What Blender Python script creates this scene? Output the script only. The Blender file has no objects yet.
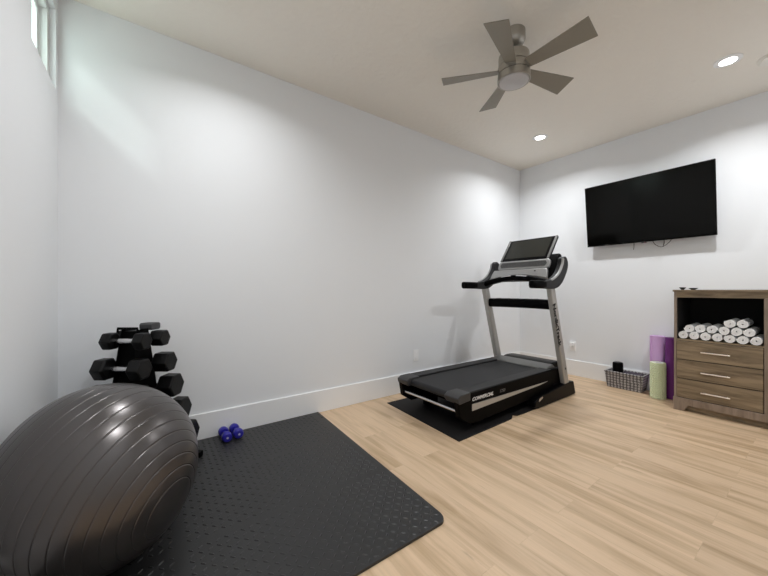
import bpy, bmesh, math, random
from mathutils import Vector, Matrix
random.seed(4)
C = bpy.context.scene.collection
S = bpy.context.scene
PI = math.pi

# ------------------------------------------------------------------ camera, world, light, exposure
XL, XR, YB, YM, ZC = -0.444, 4.44, -0.25, 2.709, 2.866     # room shell
HEAD = math.atan2(448, 324)                                # camera heading from +X
cam = bpy.data.objects.new('camera', bpy.data.cameras.new('camera'))
C.objects.link(cam)
cam.location = (0, 0, 1.10)
cam.rotation_euler = (PI / 2, 0, HEAD - PI / 2)
cam.data.sensor_width = 36.0
cam.data.lens = 36.0 * 324 / 768
cam.data.shift_y = 2 / 768
cam.data.clip_start = 0.02
S.camera = cam

S.view_settings.view_transform = 'Standard'
S.view_settings.look = 'None'
S.view_settings.gamma = 1.0
S.view_settings.exposure = 0.04
S.view_settings.use_curve_mapping = False

W = bpy.data.worlds.new('world'); S.world = W
W.use_nodes = True
bg = W.node_tree.nodes['Background']
bg.inputs['Color'].default_value = (0.88, 0.98, 0.96, 1)
bg.inputs['Strength'].default_value = 4.0

POTS = [(3.606, 0.469), (3.654, 1.977), (0.46, 1.965), (0.50, 0.469)]
POT_W = [16.0, 13.0, 9.2, 14.0]
def pot_lamp(x, y, power):
    l = bpy.data.lights.new('downlight', 'AREA'); l.shape = 'DISK'; l.size = 0.10
    l.energy = power; l.color = (0.965, 0.985, 1.0); l.spread = math.radians(148)
    o = bpy.data.objects.new('downlight', l); C.objects.link(o)
    o.location = (x, y, ZC - 0.012)
for (x, y), pw in zip(POTS, POT_W): pot_lamp(x, y, pw)
# low daylight slanting in through the clerestory window
sun = bpy.data.lights.new('sun', 'SUN'); sun.energy = 0.8; sun.angle = math.radians(8); sun.color = (0.90, 1.0, 0.97)
so = bpy.data.objects.new('sun', sun); C.objects.link(so)
so.rotation_euler = Vector((1.0, 0.85, -0.90)).to_track_quat('-Z', 'Y').to_euler()

# ------------------------------------------------------------------ materials
MATS = {}
def mat(name, color, rough=0.5, metal=0.0, spec=0.5, bump=None, coat=0.0, emit=None, var=None, sheen=0):
    if name in MATS: return MATS[name]
    m = bpy.data.materials.new(name); m.use_nodes = True
    nt = m.node_tree; b = nt.nodes['Principled BSDF']
    b.inputs['Base Color'].default_value = (*color, 1)
    b.inputs['Roughness'].default_value = rough
    b.inputs['Metallic'].default_value = metal
    b.inputs['Specular IOR Level'].default_value = spec
    b.inputs['Coat Weight'].default_value = coat
    if sheen: b.inputs['Sheen Weight'].default_value = sheen
    if emit:
        b.inputs['Emission Color'].default_value = (*emit[0], 1); b.inputs['Emission Strength'].default_value = emit[1]
    tc = nt.nodes.new('ShaderNodeTexCoord')
    if var:                                     # (scale, amount) soft colour variation
        n = nt.nodes.new('ShaderNodeTexNoise'); n.inputs['Scale'].default_value = var[0]; n.inputs['Detail'].default_value = 4
        nt.links.new(tc.outputs['Object'], n.inputs['Vector'])
        r = nt.nodes.new('ShaderNodeMapRange'); r.inputs['To Min'].default_value = 1 - var[1]; r.inputs['To Max'].default_value = 1 + var[1]
        nt.links.new(n.outputs['Fac'], r.inputs['Value'])
        x = nt.nodes.new('ShaderNodeVectorMath'); x.operation = 'SCALE'; x.inputs[0].default_value = color
        nt.links.new(r.outputs['Result'], x.inputs['Scale']); nt.links.new(x.outputs[0], b.inputs['Base Color'])
    if bump:                                    # (scale, strength, distance)
        n = nt.nodes.new('ShaderNodeTexNoise'); n.inputs['Scale'].default_value = bump[0]; n.inputs['Detail'].default_value = 5
        nt.links.new(tc.outputs['Object'], n.inputs['Vector'])
        bp = nt.nodes.new('ShaderNodeBump'); bp.inputs['Strength'].default_value = bump[1]; bp.inputs['Distance'].default_value = bump[2]
        nt.links.new(n.outputs['Fac'], bp.inputs['Height']); nt.links.new(bp.outputs['Normal'], b.inputs['Normal'])
    MATS[name] = m
    return m

wall_m = mat('wall_paint', (0.865, 0.88, 0.90), 0.62, bump=(160, .12, .002), var=(1.5, .01))
ceil_m = mat('ceiling_texture', (0.91, 0.865, 0.79), 0.85, bump=(24, .6, .010))
base_m = mat('baseboard_paint', (0.93, 0.935, 0.94), 0.38, bump=(60, .02, .001))
frame_m = mat('window_vinyl', (0.85, 0.87, 0.86), 0.35, var=(4, .01))
black_m = mat('black_plastic', (0.0016, 0.0016, 0.0018), 0.5, spec=.06, bump=(300, .08, .0006))
black_gloss = mat('black_gloss', (0.0016, 0.0016, 0.0018), 0.3, spec=.08, var=(5, .05))
rail_m = mat('charcoal_plastic', (0.018, 0.018, 0.019), 0.5, spec=.25, bump=(260, .1, .0006))
cap_m = mat('grey_plastic_cap', (0.042, 0.042, 0.044), 0.45, spec=.35, bump=(200, .05, .0006))
band_m = mat('gunmetal_paint', (0.19, 0.19, 0.185), 0.40, metal=.3, var=(6, .04))
silver_m = mat('silver_paint', (0.47, 0.46, 0.435), 0.42, metal=.45, var=(8, .03))
panel_m = mat('console_silver', (0.40, 0.40, 0.40), 0.38, metal=.4, var=(8, .03))
chrome_m = mat('satin_steel', (0.62, 0.62, 0.63), 0.25, metal=.95, var=(20, .05))
white_m = mat('white_plastic', (0.95, 0.95, 0.95), 0.4, var=(6, .01))
letter_white = mat('white_lettering', (0.80, 0.80, 0.80), 0.5, var=(6, .01))
letter_grey = mat('grey_lettering', (0.16, 0.16, 0.16), 0.5, var=(6, .01))
iron_m = mat('rubber_coated_iron', (0.005, 0.005, 0.0053), 0.42, spec=.2, bump=(120, .25, .0015))
rackm = mat('rack_black_steel', (0.002, 0.002, 0.002), 0.5, spec=.05, bump=(200, .1, .0005))
blue_m = mat('blue_vinyl', (0.022, 0.018, 0.30), 0.32, bump=(150, .06, .0006))
matrub = mat('mat_foam', (0.021, 0.021, 0.0215), 0.40, spec=.45, bump=(180, .25, .001), var=(2.2, .12))
tmmat = mat('thin_rubber', (0.013, 0.012, 0.012), 0.62, spec=.2, bump=(90, .2, .001), var=(3, .15))
nickel = mat('brushed_nickel', (0.42, 0.40, 0.36), 0.36, metal=.8, var=(14, .05))
nickel_dark = mat('dark_seam', (0.03, 0.028, 0.025), 0.5, var=(14, .05))
blade_m = mat('fan_blade_taupe', (0.27, 0.245, 0.20), 0.5, bump=(40, .05, .001), var=(3, .05))
diff_m = mat('frosted_diffuser', (0.56, 0.55, 0.56), 0.3, var=(4, .01))
towel_m = mat('white_terry', (0.97, 0.97, 0.97), 0.95, bump=(220, .4, .0015), sheen=.3)
handle_m = mat('handle_nickel', (0.78, 0.70, 0.62), 0.28, metal=.85, var=(10, .03))
lilac_m = mat('lilac_foam', (0.70, 0.44, 0.78), 0.65, bump=(260, .15, .001), var=(6, .05))
purple_m = mat('purple_foam', (0.16, 0.022, 0.20), 0.6, bump=(260, .15, .001), var=(6, .05))
green_m = mat('mint_green_foam', (0.80, 0.90, 0.62), 0.6, bump=(200, .15, .001), var=(6, .04))
dish_m = mat('black_ceramic', (0.012, 0.012, 0.014), 0.3, var=(6, .05))
red_m = mat('indicator_red', (0.35, 0.03, 0.03), 0.4, var=(6, .05))

def nodes_of(name, rough=.5):
    m = bpy.data.materials.new(name); m.use_nodes = True
    nt = m.node_tree; return m, nt, nt.nodes['Principled BSDF'], nt.nodes.new, nt.links.new

def wood_planks():
    m, nt, b, N, L = nodes_of('oak_plank_floor')
    tc = N('ShaderNodeTexCoord'); mp = N('ShaderNodeMapping')
    mp.inputs['Rotation'].default_value = (0, 0, PI / 2); mp.inputs['Location'].default_value = (.33, .05, 0)
    L(tc.outputs['Object'], mp.inputs['Vector'])
    br = N('ShaderNodeTexBrick'); br.offset = .37; br.offset_frequency = 2
    br.inputs['Scale'].default_value = 1; br.inputs['Brick Width'].default_value = 1.25; br.inputs['Row Height'].default_value = .168
    br.inputs['Mortar Size'].default_value = .0012; br.inputs['Mortar Smooth'].default_value = .3; br.inputs['Bias'].default_value = 0
    br.inputs['Color1'].default_value = (0, 0, 0, 1); br.inputs['Color2'].default_value = (1, 1, 1, 1); br.inputs['Mortar'].default_value = (.5, .5, .5, 1)
    L(mp.outputs['Vector'], br.inputs['Vector'])
    # shift the grain of each plank by its own random value
    sep = N('ShaderNodeVectorMath'); sep.operation = 'SCALE'; sep.inputs['Scale'].default_value = 17.3
    L(br.outputs['Color'], sep.inputs[0])
    ad = N('ShaderNodeVectorMath'); ad.operation = 'ADD'; L(mp.outputs['Vector'], ad.inputs[0]); L(sep.outputs[0], ad.inputs[1])
    mg = N('ShaderNodeMapping'); mg.inputs['Scale'].default_value = (.75, 8, 1); L(ad.outputs[0], mg.inputs['Vector'])
    g = N('ShaderNodeTexNoise'); g.inputs['Scale'].default_value = 1.6; g.inputs['Detail'].default_value = 6; g.inputs['Roughness'].default_value = .55; g.inputs['Distortion'].default_value = .5
    L(mg.outputs['Vector'], g.inputs['Vector'])
    mf = N('ShaderNodeMapping'); mf.inputs['Scale'].default_value = (5, 110, 1); L(ad.outputs[0], mf.inputs['Vector'])
    fn = N('ShaderNodeTexNoise'); fn.inputs['Scale'].default_value = 1; fn.inputs['Detail'].default_value = 4; L(mf.outputs['Vector'], fn.inputs['Vector'])
    mk = N('ShaderNodeMapping'); mk.inputs['Scale'].default_value = (2.2, 16, 1); L(ad.outputs[0], mk.inputs['Vector'])
    kn = N('ShaderNodeTexNoise'); kn.inputs['Scale'].default_value = 1.7; kn.inputs['Detail'].default_value = 5; kn.inputs['Roughness'].default_value = .7; L(mk.outputs['Vector'], kn.inputs['Vector'])
    r1 = N('ShaderNodeValToRGB'); e = r1.color_ramp.elements
    e[0].position = .27; e[0].color = (0.42, 0.283, 0.155, 1); e[1].position = .56; e[1].color = (0.69, 0.505, 0.335, 1)
    L(g.outputs['Fac'], r1.inputs['Fac'])
    r2 = N('ShaderNodeMapRange'); r2.inputs['From Min'].default_value = .3; r2.inputs['From Max'].default_value = .7; r2.inputs['To Min'].default_value = .95; r2.inputs['To Max'].default_value = 1.04
    L(fn.outputs['Fac'], r2.inputs['Value'])
    r3 = N('ShaderNodeMapRange'); r3.inputs['From Min'].default_value = .66; r3.inputs['From Max'].default_value = .76; r3.inputs['To Min'].default_value = 1; r3.inputs['To Max'].default_value = .72
    L(kn.outputs['Fac'], r3.inputs['Value'])
    r4 = N('ShaderNodeMapRange'); r4.inputs['To Min'].default_value = .95; r4.inputs['To Max'].default_value = 1.03
    L(br.outputs['Color'], r4.inputs['Value'])
    m1 = N('ShaderNodeMath'); m1.operation = 'MULTIPLY'; L(r2.outputs[0], m1.inputs[0]); L(r3.outputs[0], m1.inputs[1])
    m2 = N('ShaderNodeMath'); m2.operation = 'MULTIPLY'; L(m1.outputs[0], m2.inputs[0]); L(r4.outputs[0], m2.inputs[1])
    r5 = N('ShaderNodeMapRange'); r5.inputs['To Min'].default_value = 1; r5.inputs['To Max'].default_value = .92; L(br.outputs['Fac'], r5.inputs['Value'])
    m3 = N('ShaderNodeMath'); m3.operation = 'MULTIPLY'; L(m2.outputs[0], m3.inputs[0]); L(r5.outputs[0], m3.inputs[1])
    sc = N('ShaderNodeVectorMath'); sc.operation = 'SCALE'; L(r1.outputs['Color'], sc.inputs[0]); L(m3.outputs[0], sc.inputs['Scale'])
    L(sc.outputs[0], b.inputs['Base Color'])
    b.inputs['Roughness'].default_value = .42
    bp = N('ShaderNodeBump'); bp.inputs['Strength'].default_value = .12; bp.inputs['Distance'].default_value = .001
    L(fn.outputs['Fac'], bp.inputs['Height']); L(bp.outputs['Normal'], b.inputs['Normal'])
    return m
floor_m = wood_planks()

def cabinet_wood(name, axis='y', dark=(0.11, 0.078, 0.045), light=(0.34, 0.255, 0.16)):
    m, nt, b, N, L = nodes_of(name)
    tc = N('ShaderNodeTexCoord'); mp = N('ShaderNodeMapping')
    mp.inputs['Scale'].default_value = (14, 1.6, 14) if axis == 'y' else (14, 14, 1.6)
    L(tc.outputs['Object'], mp.inputs['Vector'])
    n = N('ShaderNodeTexNoise'); n.inputs['Scale'].default_value = 1.5; n.inputs['Detail'].default_value = 7; n.inputs['Roughness'].default_value = .62; n.inputs['Distortion'].default_value = .8
    L(mp.outputs['Vector'], n.inputs['Vector'])
    r = N('ShaderNodeValToRGB'); e = r.color_ramp.elements
    e[0].position = .30; e[0].color = (*dark, 1); e[1].position = .64; e[1].color = (*light, 1)
    L(n.outputs['Fac'], r.inputs['Fac'])
    L(r.outputs['Color'], b.inputs['Base Color']); b.inputs['Roughness'].default_value = .5
    bp = N('ShaderNodeBump'); bp.inputs['Strength'].default_value = .15; bp.inputs['Distance'].default_value = .001
    L(n.outputs['Fac'], bp.inputs['Height']); L(bp.outputs['Normal'], b.inputs['Normal'])
    return m
cab_m = cabinet_wood('weathered_oak_laminate')
cabv_m = cabinet_wood('weathered_oak_vertical', 'z', (0.20, 0.15, 0.11), (0.33, 0.255, 0.20))
cabin_m = mat('cabinet_interior_black', (0.006, 0.005, 0.005), 0.8, var=(5, .05))

def weave():
    m, nt, b, N, L = nodes_of('grey_woven_rope')
    tc = N('ShaderNodeTexCoord')
    w1 = N('ShaderNodeTexWave'); w1.wave_type = 'BANDS'; w1.bands_direction = 'Z'; w1.inputs['Scale'].default_value = 11; w1.inputs['Distortion'].default_value = 4; w1.inputs['Detail'].default_value = 1; w1.inputs['Detail Scale'].default_value = 14
    w2 = N('ShaderNodeTexWave'); w2.wave_type = 'BANDS'; w2.bands_direction = 'Y'; w2.inputs['Scale'].default_value = 10; w2.inputs['Distortion'].default_value = 1.5
    for w in (w1, w2): L(tc.outputs['Object'], w.inputs['Vector'])
    mx = N('ShaderNodeMath'); mx.operation = 'MULTIPLY'; L(w1.outputs['Fac'], mx.inputs[0]); L(w2.outputs['Fac'], mx.inputs[1])
    r = N('ShaderNodeValToRGB'); e = r.color_ramp.elements
    e[0].position = 0; e[0].color = (.10, .09, .09, 1); e[1].position = .45; e[1].color = (.52, .50, .50, 1)
    L(mx.outputs[0], r.inputs['Fac']); L(r.outputs['Color'], b.inputs['Base Color']); b.inputs['Roughness'].default_value = .85
    bp = N('ShaderNodeBump'); bp.inputs['Strength'].default_value = .8; bp.inputs['Distance'].default_value = .006
    L(mx.outputs[0], bp.inputs['Height']); L(bp.outputs['Normal'], b.inputs['Normal'])
    return m
weave_m = weave()

def belt():
    m, nt, b, N, L = nodes_of('running_belt_rubber')
    tc = N('ShaderNodeTexCoord'); v = N('ShaderNodeTexVoronoi'); v.inputs['Scale'].default_value = 140
    L(tc.outputs['Object'], v.inputs['Vector'])
    b.inputs['Base Color'].default_value = (.020, .020, .022, 1); b.inputs['Roughness'].default_value = .6; b.inputs['Specular IOR Level'].default_value = .3
    bp = N('ShaderNodeBump'); bp.inputs['Strength'].default_value = .5; bp.inputs['Distance'].default_value = .001
    L(v.outputs['Distance'], bp.inputs['Height']); L(bp.outputs['Normal'], b.inputs['Normal'])
    return m
belt_m = belt()

def grille():
    m, nt, b, N, L = nodes_of('speaker_grille')
    tc = N('ShaderNodeTexCoord'); w = N('ShaderNodeTexWave'); w.bands_direction = 'DIAGONAL'; w.inputs['Scale'].default_value = 34
    L(tc.outputs['Object'], w.inputs['Vector'])
    r = N('ShaderNodeValToRGB'); e = r.color_ramp.elements
    e[0].position = .35; e[0].color = (.02, .02, .02, 1); e[1].position = .75; e[1].color = (.13, .13, .13, 1)
    L(w.outputs['Fac'], r.inputs['Fac']); L(r.outputs['Color'], b.inputs['Base Color']); b.inputs['Roughness'].default_value = .4
    return m
grille_m = grille()

def screen_mat(name, col, rough):
    m = mat(name, col, rough, spec=.15, coat=.0, var=(2, .05)); return m
tv_screen_m = screen_mat('tv_glass', (0.002, 0.0019, 0.0015), 0.16)
tm_screen_m = screen_mat('console_glass', (0.035, 0.035, 0.03), 0.12)

def pearl():
    m, nt, b, N, L = nodes_of('pearl_grey_vinyl')
    tc = N('ShaderNodeTexCoord'); n = N('ShaderNodeTexNoise'); n.inputs['Scale'].default_value = 9; n.inputs['Detail'].default_value = 3
    L(tc.outputs['Object'], n.inputs['Vector'])
    r = N('ShaderNodeMapRange'); r.inputs['To Min'].default_value = .27; r.inputs['To Max'].default_value = .31
    L(n.outputs['Fac'], r.inputs['Value']); L(r.outputs[0], b.inputs['Roughness'])
    b.inputs['Base Color'].default_value = (.115, .107, .106, 1); b.inputs['Metallic'].default_value = .80; b.inputs['Specular IOR Level'].default_value = .7
    return m
pearl_m = pearl()

def glass():
    m = bpy.data.materials.new('window_glass'); m.use_nodes = True; nt = m.node_tree; nt.nodes.clear()
    o = nt.nodes.new('ShaderNodeOutputMaterial'); mx = nt.nodes.new('ShaderNodeMixShader')
    t = nt.nodes.new('ShaderNodeBsdfTransparent'); t.inputs['Color'].default_value = (.93, .97, .95, 1)
    g = nt.nodes.new('ShaderNodeBsdfGlossy'); g.inputs['Roughness'].default_value = .02
    mx.inputs[0].default_value = .05
    nt.links.new(t.outputs[0], mx.inputs[1]); nt.links.new(g.outputs[0], mx.inputs[2]); nt.links.new(mx.outputs[0], o.inputs[0])
    return m
glass_m = glass()
lamp_lens = mat('lit_lens', (.9, .9, .9), .5, emit=((1, .97, .92), 14.0))

# ------------------------------------------------------------------ mesh helpers
def box(bm, x0, x1, y0, y1, z0, z1):
    M = Matrix.Translation(((x0 + x1) / 2, (y0 + y1) / 2, (z0 + z1) / 2)) @ Matrix.Diagonal((abs(x1 - x0), abs(y1 - y0), abs(z1 - z0), 1))
    return bmesh.ops.create_cube(bm, size=1, matrix=M)['verts']

def prism(bm, pts, a, b, plane='xz'):
    """closed polygon extruded; plane names the polygon's two axes"""
    def P(p, h):
        return {'xz': (p[0], h, p[1]), 'yz': (h, p[0], p[1]), 'xy': (p[0], p[1], h)}[plane]
    A = [bm.verts.new(P(p, a)) for p in pts]; B = [bm.verts.new(P(p, b)) for p in pts]
    n = len(pts)
    bm.faces.new(A); bm.faces.new(B[::-1])
    for i in range(n): bm.faces.new((A[i], B[i], B[(i + 1) % n], A[(i + 1) % n]))

def lathe(bm, prof, origin=(0, 0, 0), axis='z', seg=32, cap=True):
    """profile of (radius, height) revolved"""
    rings = []
    for (r, h) in prof:
        ring = []
        for i in range(seg):
            a = 2 * PI * i / seg; u, w = r * math.cos(a), r * math.sin(a)
            p = {'z': (u, w, h), 'x': (h, u, w), 'y': (u, h, w)}[axis]
            ring.append(bm.verts.new([p[k] + origin[k] for k in range(3)]))
        rings.append(ring)
    for A, B in zip(rings, rings[1:]):
        for i in range(seg): bm.faces.new((A[i], A[(i + 1) % seg], B[(i + 1) % seg], B[i]))
    if cap: bm.faces.new(rings[0]); bm.faces.new(rings[-1][::-1])

def sweep(bm, path, w, h, up=(0, 0, 1), n=10, squ=4.0):
    """rounded-rectangle section (w across, h along up) swept on a path"""
    path = [Vector(p) for p in path]; rings = []
    for i, p in enumerate(path):
        d = (path[min(i + 1, len(path) - 1)] - path[max(i - 1, 0)]).normalized()
        s = d.cross(Vector(up)).normalized(); u = s.cross(d).normalized()
        ww = w[i] if isinstance(w, (list, tuple)) else w; hh = h[i] if isinstance(h, (list, tuple)) else h
        ring = []
        for k in range(n * 2):
            a = 2 * PI * k / (n * 2); ca, sa = math.cos(a), math.sin(a)
            q = (abs(ca) ** squ + abs(sa) ** squ) ** (-1 / squ)
            ring.append(bm.verts.new(p + s * (ca * q * ww / 2) + u * (sa * q * hh / 2)))
        rings.append(ring)
    m = n * 2
    for A, B in zip(rings, rings[1:]):
        for i in range(m): bm.faces.new((A[i], A[(i + 1) % m], B[(i + 1) % m], B[i]))
    bm.faces.new(rings[0][::-1]); bm.faces.new(rings[-1])

def smooth_path(pts, k=8):
    """Catmull-Rom through points"""
    P = [Vector(p) for p in pts]; P = [2 * P[0] - P[1]] + P + [2 * P[-1] - P[-2]]; out = []
    for i in range(1, len(P) - 2):
        for j in range(k):
            t = j / k
            out.append(.5 * ((2 * P[i]) + (P[i + 1] - P[i - 1]) * t + (2 * P[i - 1] - 5 * P[i] + 4 * P[i + 1] - P[i + 2]) * t * t + (-P[i - 1] + 3 * P[i] - 3 * P[i + 1] + P[i + 2]) * t ** 3))
    out.append(P[-2]); return out

def spiral_roll(bm, r_out, length, turns, thick, axis='x', seg=34, r_in=.006):
    """a sheet rolled up: archimedean spiral strip, extruded"""
    n = int(turns * seg); inner, outer = [], []
    for i in range(n + 1):
        a = 2 * PI * turns * i / n; r = r_in + (r_out - thick - r_in) * i / n
        inner.append((r * math.cos(a), r * math.sin(a))); outer.append(((r + thick) * math.cos(a), (r + thick) * math.sin(a)))
    def P(p, h): return {'x': (h, p[0], p[1]), 'z': (p[0], p[1], h)}[axis]
    ends = []
    for h in (0, length):
        ends.append(([bm.verts.new(P(p, h)) for p in inner], [bm.verts.new(P(p, h)) for p in outer]))
    (i0, o0), (i1, o1) = ends
    for k in range(n):
        bm.faces.new((i0[k], i0[k + 1], o0[k + 1], o0[k])); bm.faces.new((i1[k], o1[k], o1[k + 1], i1[k + 1]))
        bm.faces.new((i0[k], i1[k], i1[k + 1], i0[k + 1])); bm.faces.new((o0[k], o0[k + 1], o1[k + 1], o1[k]))
    bm.faces.new((i0[0], o0[0], o1[0], i1[0])); bm.faces.new((i0[n], i1[n], o1[n], o0[n]))

def obj(name, bm, m, parent=None, bevel=0, seg=2, smooth=False, loc=None, rot=None, shift=None):
    """link the bmesh as ONE mesh object; with shift the mesh is moved so its origin sits there"""
    bmesh.ops.recalc_face_normals(bm, faces=bm.faces[:])
    me = bpy.data.meshes.new(name); bm.to_mesh(me); bm.free()
    if m: me.materials.append(m)
    if smooth:
        for p in me.polygons: p.use_smooth = True
    o = bpy.data.objects.new(name, me); C.objects.link(o)
    if parent: o.parent = parent
    if loc: o.location = loc
    if rot: o.rotation_euler = rot
    if bevel:
        b = o.modifiers.new('bevel', 'BEVEL'); b.width = bevel; b.segments = seg; b.limit_method = 'ANGLE'; b.angle_limit = math.radians(40)
        b.harden_normals = False
    if smooth or bevel:
        for p in me.polygons: p.use_smooth = True
        try: me.set_sharp_from_angle(angle=math.radians(38))
        except Exception: pass
    return o

def tag(o, label=None, cat=None, group=None, kind=None):
    if label: o['label'] = label
    if cat: o['category'] = cat
    if group: o['group'] = group
    if kind: o['kind'] = kind
    return o

def thing(name, label, cat, loc=(0, 0, 0), rz=0, group=None):
    o = bpy.data.objects.new(name, None); C.objects.link(o); o.empty_display_size = .1
    o.location = loc; o.rotation_euler = (0, 0, rz)
    return tag(o, label, cat, group)

def dup(root, loc, rz=None, label=None):
    r = root.copy(); C.objects.link(r); r.location = loc
    if rz is not None: r.rotation_euler = (0, 0, rz)
    if label: r['label'] = label
    for ch in list(root.children):
        c = ch.copy(); C.objects.link(c); c.parent = r
        for g in ch.children:
            d = g.copy(); C.objects.link(d); d.parent = c
    return r

def struct(name, bm, m, bevel=0):
    o = obj(name, bm, m, bevel=bevel); o['kind'] = 'structure'; return o

def text(name, body, size, m, parent, matrix, shear=0.0, extrude=.0006, align='LEFT', xscale=1.0, bold=0.0):
    cu = bpy.data.curves.new(name, 'FONT'); cu.body = body; cu.size = size; cu.extrude = extrude; cu.shear = shear
    cu.align_x = align; cu.offset = bold; cu.resolution_u = 3
    t = bpy.data.objects.new(name, cu); C.objects.link(t)
    dg = bpy.context.evaluated_depsgraph_get(); dg.update()
    me = bpy.data.meshes.new_from_object(t.evaluated_get(dg)); bpy.data.objects.remove(t)
    me.transform(matrix @ Matrix.Diagonal((xscale, 1, 1, 1)))
    me.materials.clear(); me.materials.append(m); me.name = name
    o = bpy.data.objects.new(name, me); C.objects.link(o); o.parent = parent
    return o

# ------------------------------------------------------------------ room shell
T = .17
bm = bmesh.new(); box(bm, XL - T, XR + T, YB - T, YM + T, -.1, 0); struct('floor', bm, floor_m)
bm = bmesh.new(); box(bm, XL - T, XR + T, YB - T, YM + T, ZC, ZC + .1); struct('ceiling', bm, ceil_m)
bm = bmesh.new(); box(bm, XL - T, XR + T, YM, YM + T, 0, ZC); struct('wall_back', bm, wall_m)
bm = bmesh.new(); box(bm, XR, XR + T, YB - T, YM, 0, ZC); struct('wall_right', bm, wall_m)
bm = bmesh.new(); box(bm, XL, XR, YB - T, YB, 0, ZC); struct('wall_front', bm, wall_m)
WY0, WY1, WZ0, WZ1 = 2.175, 2.655, 2.268, 2.735          # clerestory window opening
bm = bmesh.new()
box(bm, XL - T, XL, YB - T, YM, 0, WZ0); box(bm, XL - T, XL, YB - T, YM, WZ1, ZC)
box(bm, XL - T, XL, YB - T, WY0, WZ0, WZ1); box(bm, XL - T, XL, WY1, YM, WZ0, WZ1)
struct('wall_left', bm, wall_m)
BT, BH = .015, .197
def bb(name, *a):
    bm = bmesh.new(); box(bm, *a, 0, BH); struct(name, bm, base_m, bevel=.004)
bb('baseboard_back', XL + BT, XR - BT, YM - BT, YM)
bb('baseboard_right', XR - BT, XR, YB, YM)
bb('baseboard_left', XL, XL + BT, YB, YM)
bb('baseboard_front', XL + BT, XR - BT, YB, YB + BT)

# window
win = bpy.data.objects.new('window_1', None); C.objects.link(win); win['kind'] = 'structure'
fx0, fx1 = XL - .085, XL - .028
bm = bmesh.new(); w = .034
box(bm, fx0, fx1, WY0, WY0 + w, WZ0, WZ1); box(bm, fx0, fx1, WY1 - w, WY1, WZ0, WZ1)
box(bm, fx0, fx1, WY0 + w, WY1 - w, WZ0, WZ0 + w); box(bm, fx0, fx1, WY0 + w, WY1 - w, WZ1 - w, WZ1)
obj('window_frame', bm, frame_m, win, bevel=.003)
bm = bmesh.new(); a, w2 = .006, .026
y0, y1, z0, z1 = WY0 + w + a, WY1 - w - a, WZ0 + w + a, WZ1 - w - a; sx0, sx1 = fx0 - .02, fx0 + .022
box(bm, sx0, sx1, y0 - a, y0 + w2, z0 - a, z1 + a); box(bm, sx0, sx1, y1 - w2, y1 + a, z0 - a, z1 + a)
box(bm, sx0, sx1, y0 + w2, y1 - w2, z0 - a, z0 + w2); box(bm, sx0, sx1, y0 + w2, y1 - w2, z1 - w2, z1 + a)
obj('window_sash', bm, frame_m, win, bevel=.003)
bm = bmesh.new(); box(bm, fx0 - .001, fx0 + .003, y0 + w2, y1 - w2, z0 + w2, z1 - w2); obj('pane', bm, glass_m, win)

# ------------------------------------------------------------------ ceiling lights
labels = ['round recessed ceiling light above the wall television, right of the fan',
          'round recessed ceiling light near the far corner, above the treadmill',
          'round recessed ceiling light above the exercise ball by the window',
          'round recessed ceiling light at the near left of the room, nearest the camera']
for (x, y), lb in zip(POTS, labels):
    t = thing('recessed_light', lb, 'ceiling light', (x, y, ZC), 0, 'recessed ceiling lights')
    bm = bmesh.new(); lathe(bm, [(.050, 0), (.080, 0), (.080, -.004), (.074, -.007), (.050, -.008), (.050, 0)], seg=48, cap=False)
    obj('trim_ring', bm, white_m, t, smooth=True)
    bm = bmesh.new(); lathe(bm, [(.049, -.001), (.049, -.004), (.03, -.006), (.004, -.0065)], seg=48); obj('lens', bm, lamp_lens, t, smooth=True)
det_m = mat('detector_plastic', (.90, .87, .80), .5, var=(6, .01))
t = thing('smoke_detector', 'white round ceiling detector at the right edge, beside the recessed light', 'smoke detector', (3.84, .245, ZC))
bm = bmesh.new(); lathe(bm, [(.10, 0), (.10, -.006), (.094, -.010)], seg=48); obj('base', bm, det_m, t, smooth=True)
bm = bmesh.new(); lathe(bm, [(.088, -.010), (.084, -.018), (.05, -.022), (.004, -.023)], seg=48); obj('cover', bm, det_m, t, smooth=True)

# ------------------------------------------------------------------ ceiling fan
FX, FY = 2.025, 1.280
fan = thing('ceiling_fan', 'brushed nickel five blade ceiling fan hanging from the ceiling', 'ceiling fan', (FX, FY, ZC))
bm = bmesh.new(); lathe(bm, [(.074, 0), (.074, -.062), (.060, -.085), (.030, -.100), (.018, -.103)], seg=40); obj('canopy', bm, nickel, fan, smooth=True)
bm = bmesh.new(); lathe(bm, [(.014, -.09), (.014, -.17)], seg=20); obj('downrod', bm, nickel, fan, smooth=True)
bm = bmesh.new(); lathe(bm, [(.030, -.150), (.085, -.152), (.098, -.160), (.100, -.170), (.100, -.228)], seg=56); obj('motor_cap', bm, nickel, fan, smooth=True)
bm = bmesh.new(); lathe(bm, [(.094, -.228), (.094, -.236)], seg=56); obj('housing_seam', bm, nickel_dark, fan, smooth=True)
bm = bmesh.new(); lathe(bm, [(.104, -.236), (.104, -.284)], seg=56); obj('motor_housing', bm, nickel, fan, smooth=True)
bm = bmesh.new(); lathe(bm, [(.099, -.284), (.099, -.290)], seg=56); obj('housing_seam', bm, nickel_dark, fan, smooth=True)
bm = bmesh.new(); lathe(bm, [(.106, -.290), (.107, -.325), (.106, -.336), (.100, -.338), (.095, -.334)], seg=56); lk = obj('light_kit', bm, nickel, fan, smooth=True)
bm = bmesh.new(); lathe(bm, [(.095, -.3345), (.093, -.340), (.05, -.345), (.003, -.346)], seg=56); obj('diffuser', bm, diff_m, lk, smooth=True)
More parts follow.
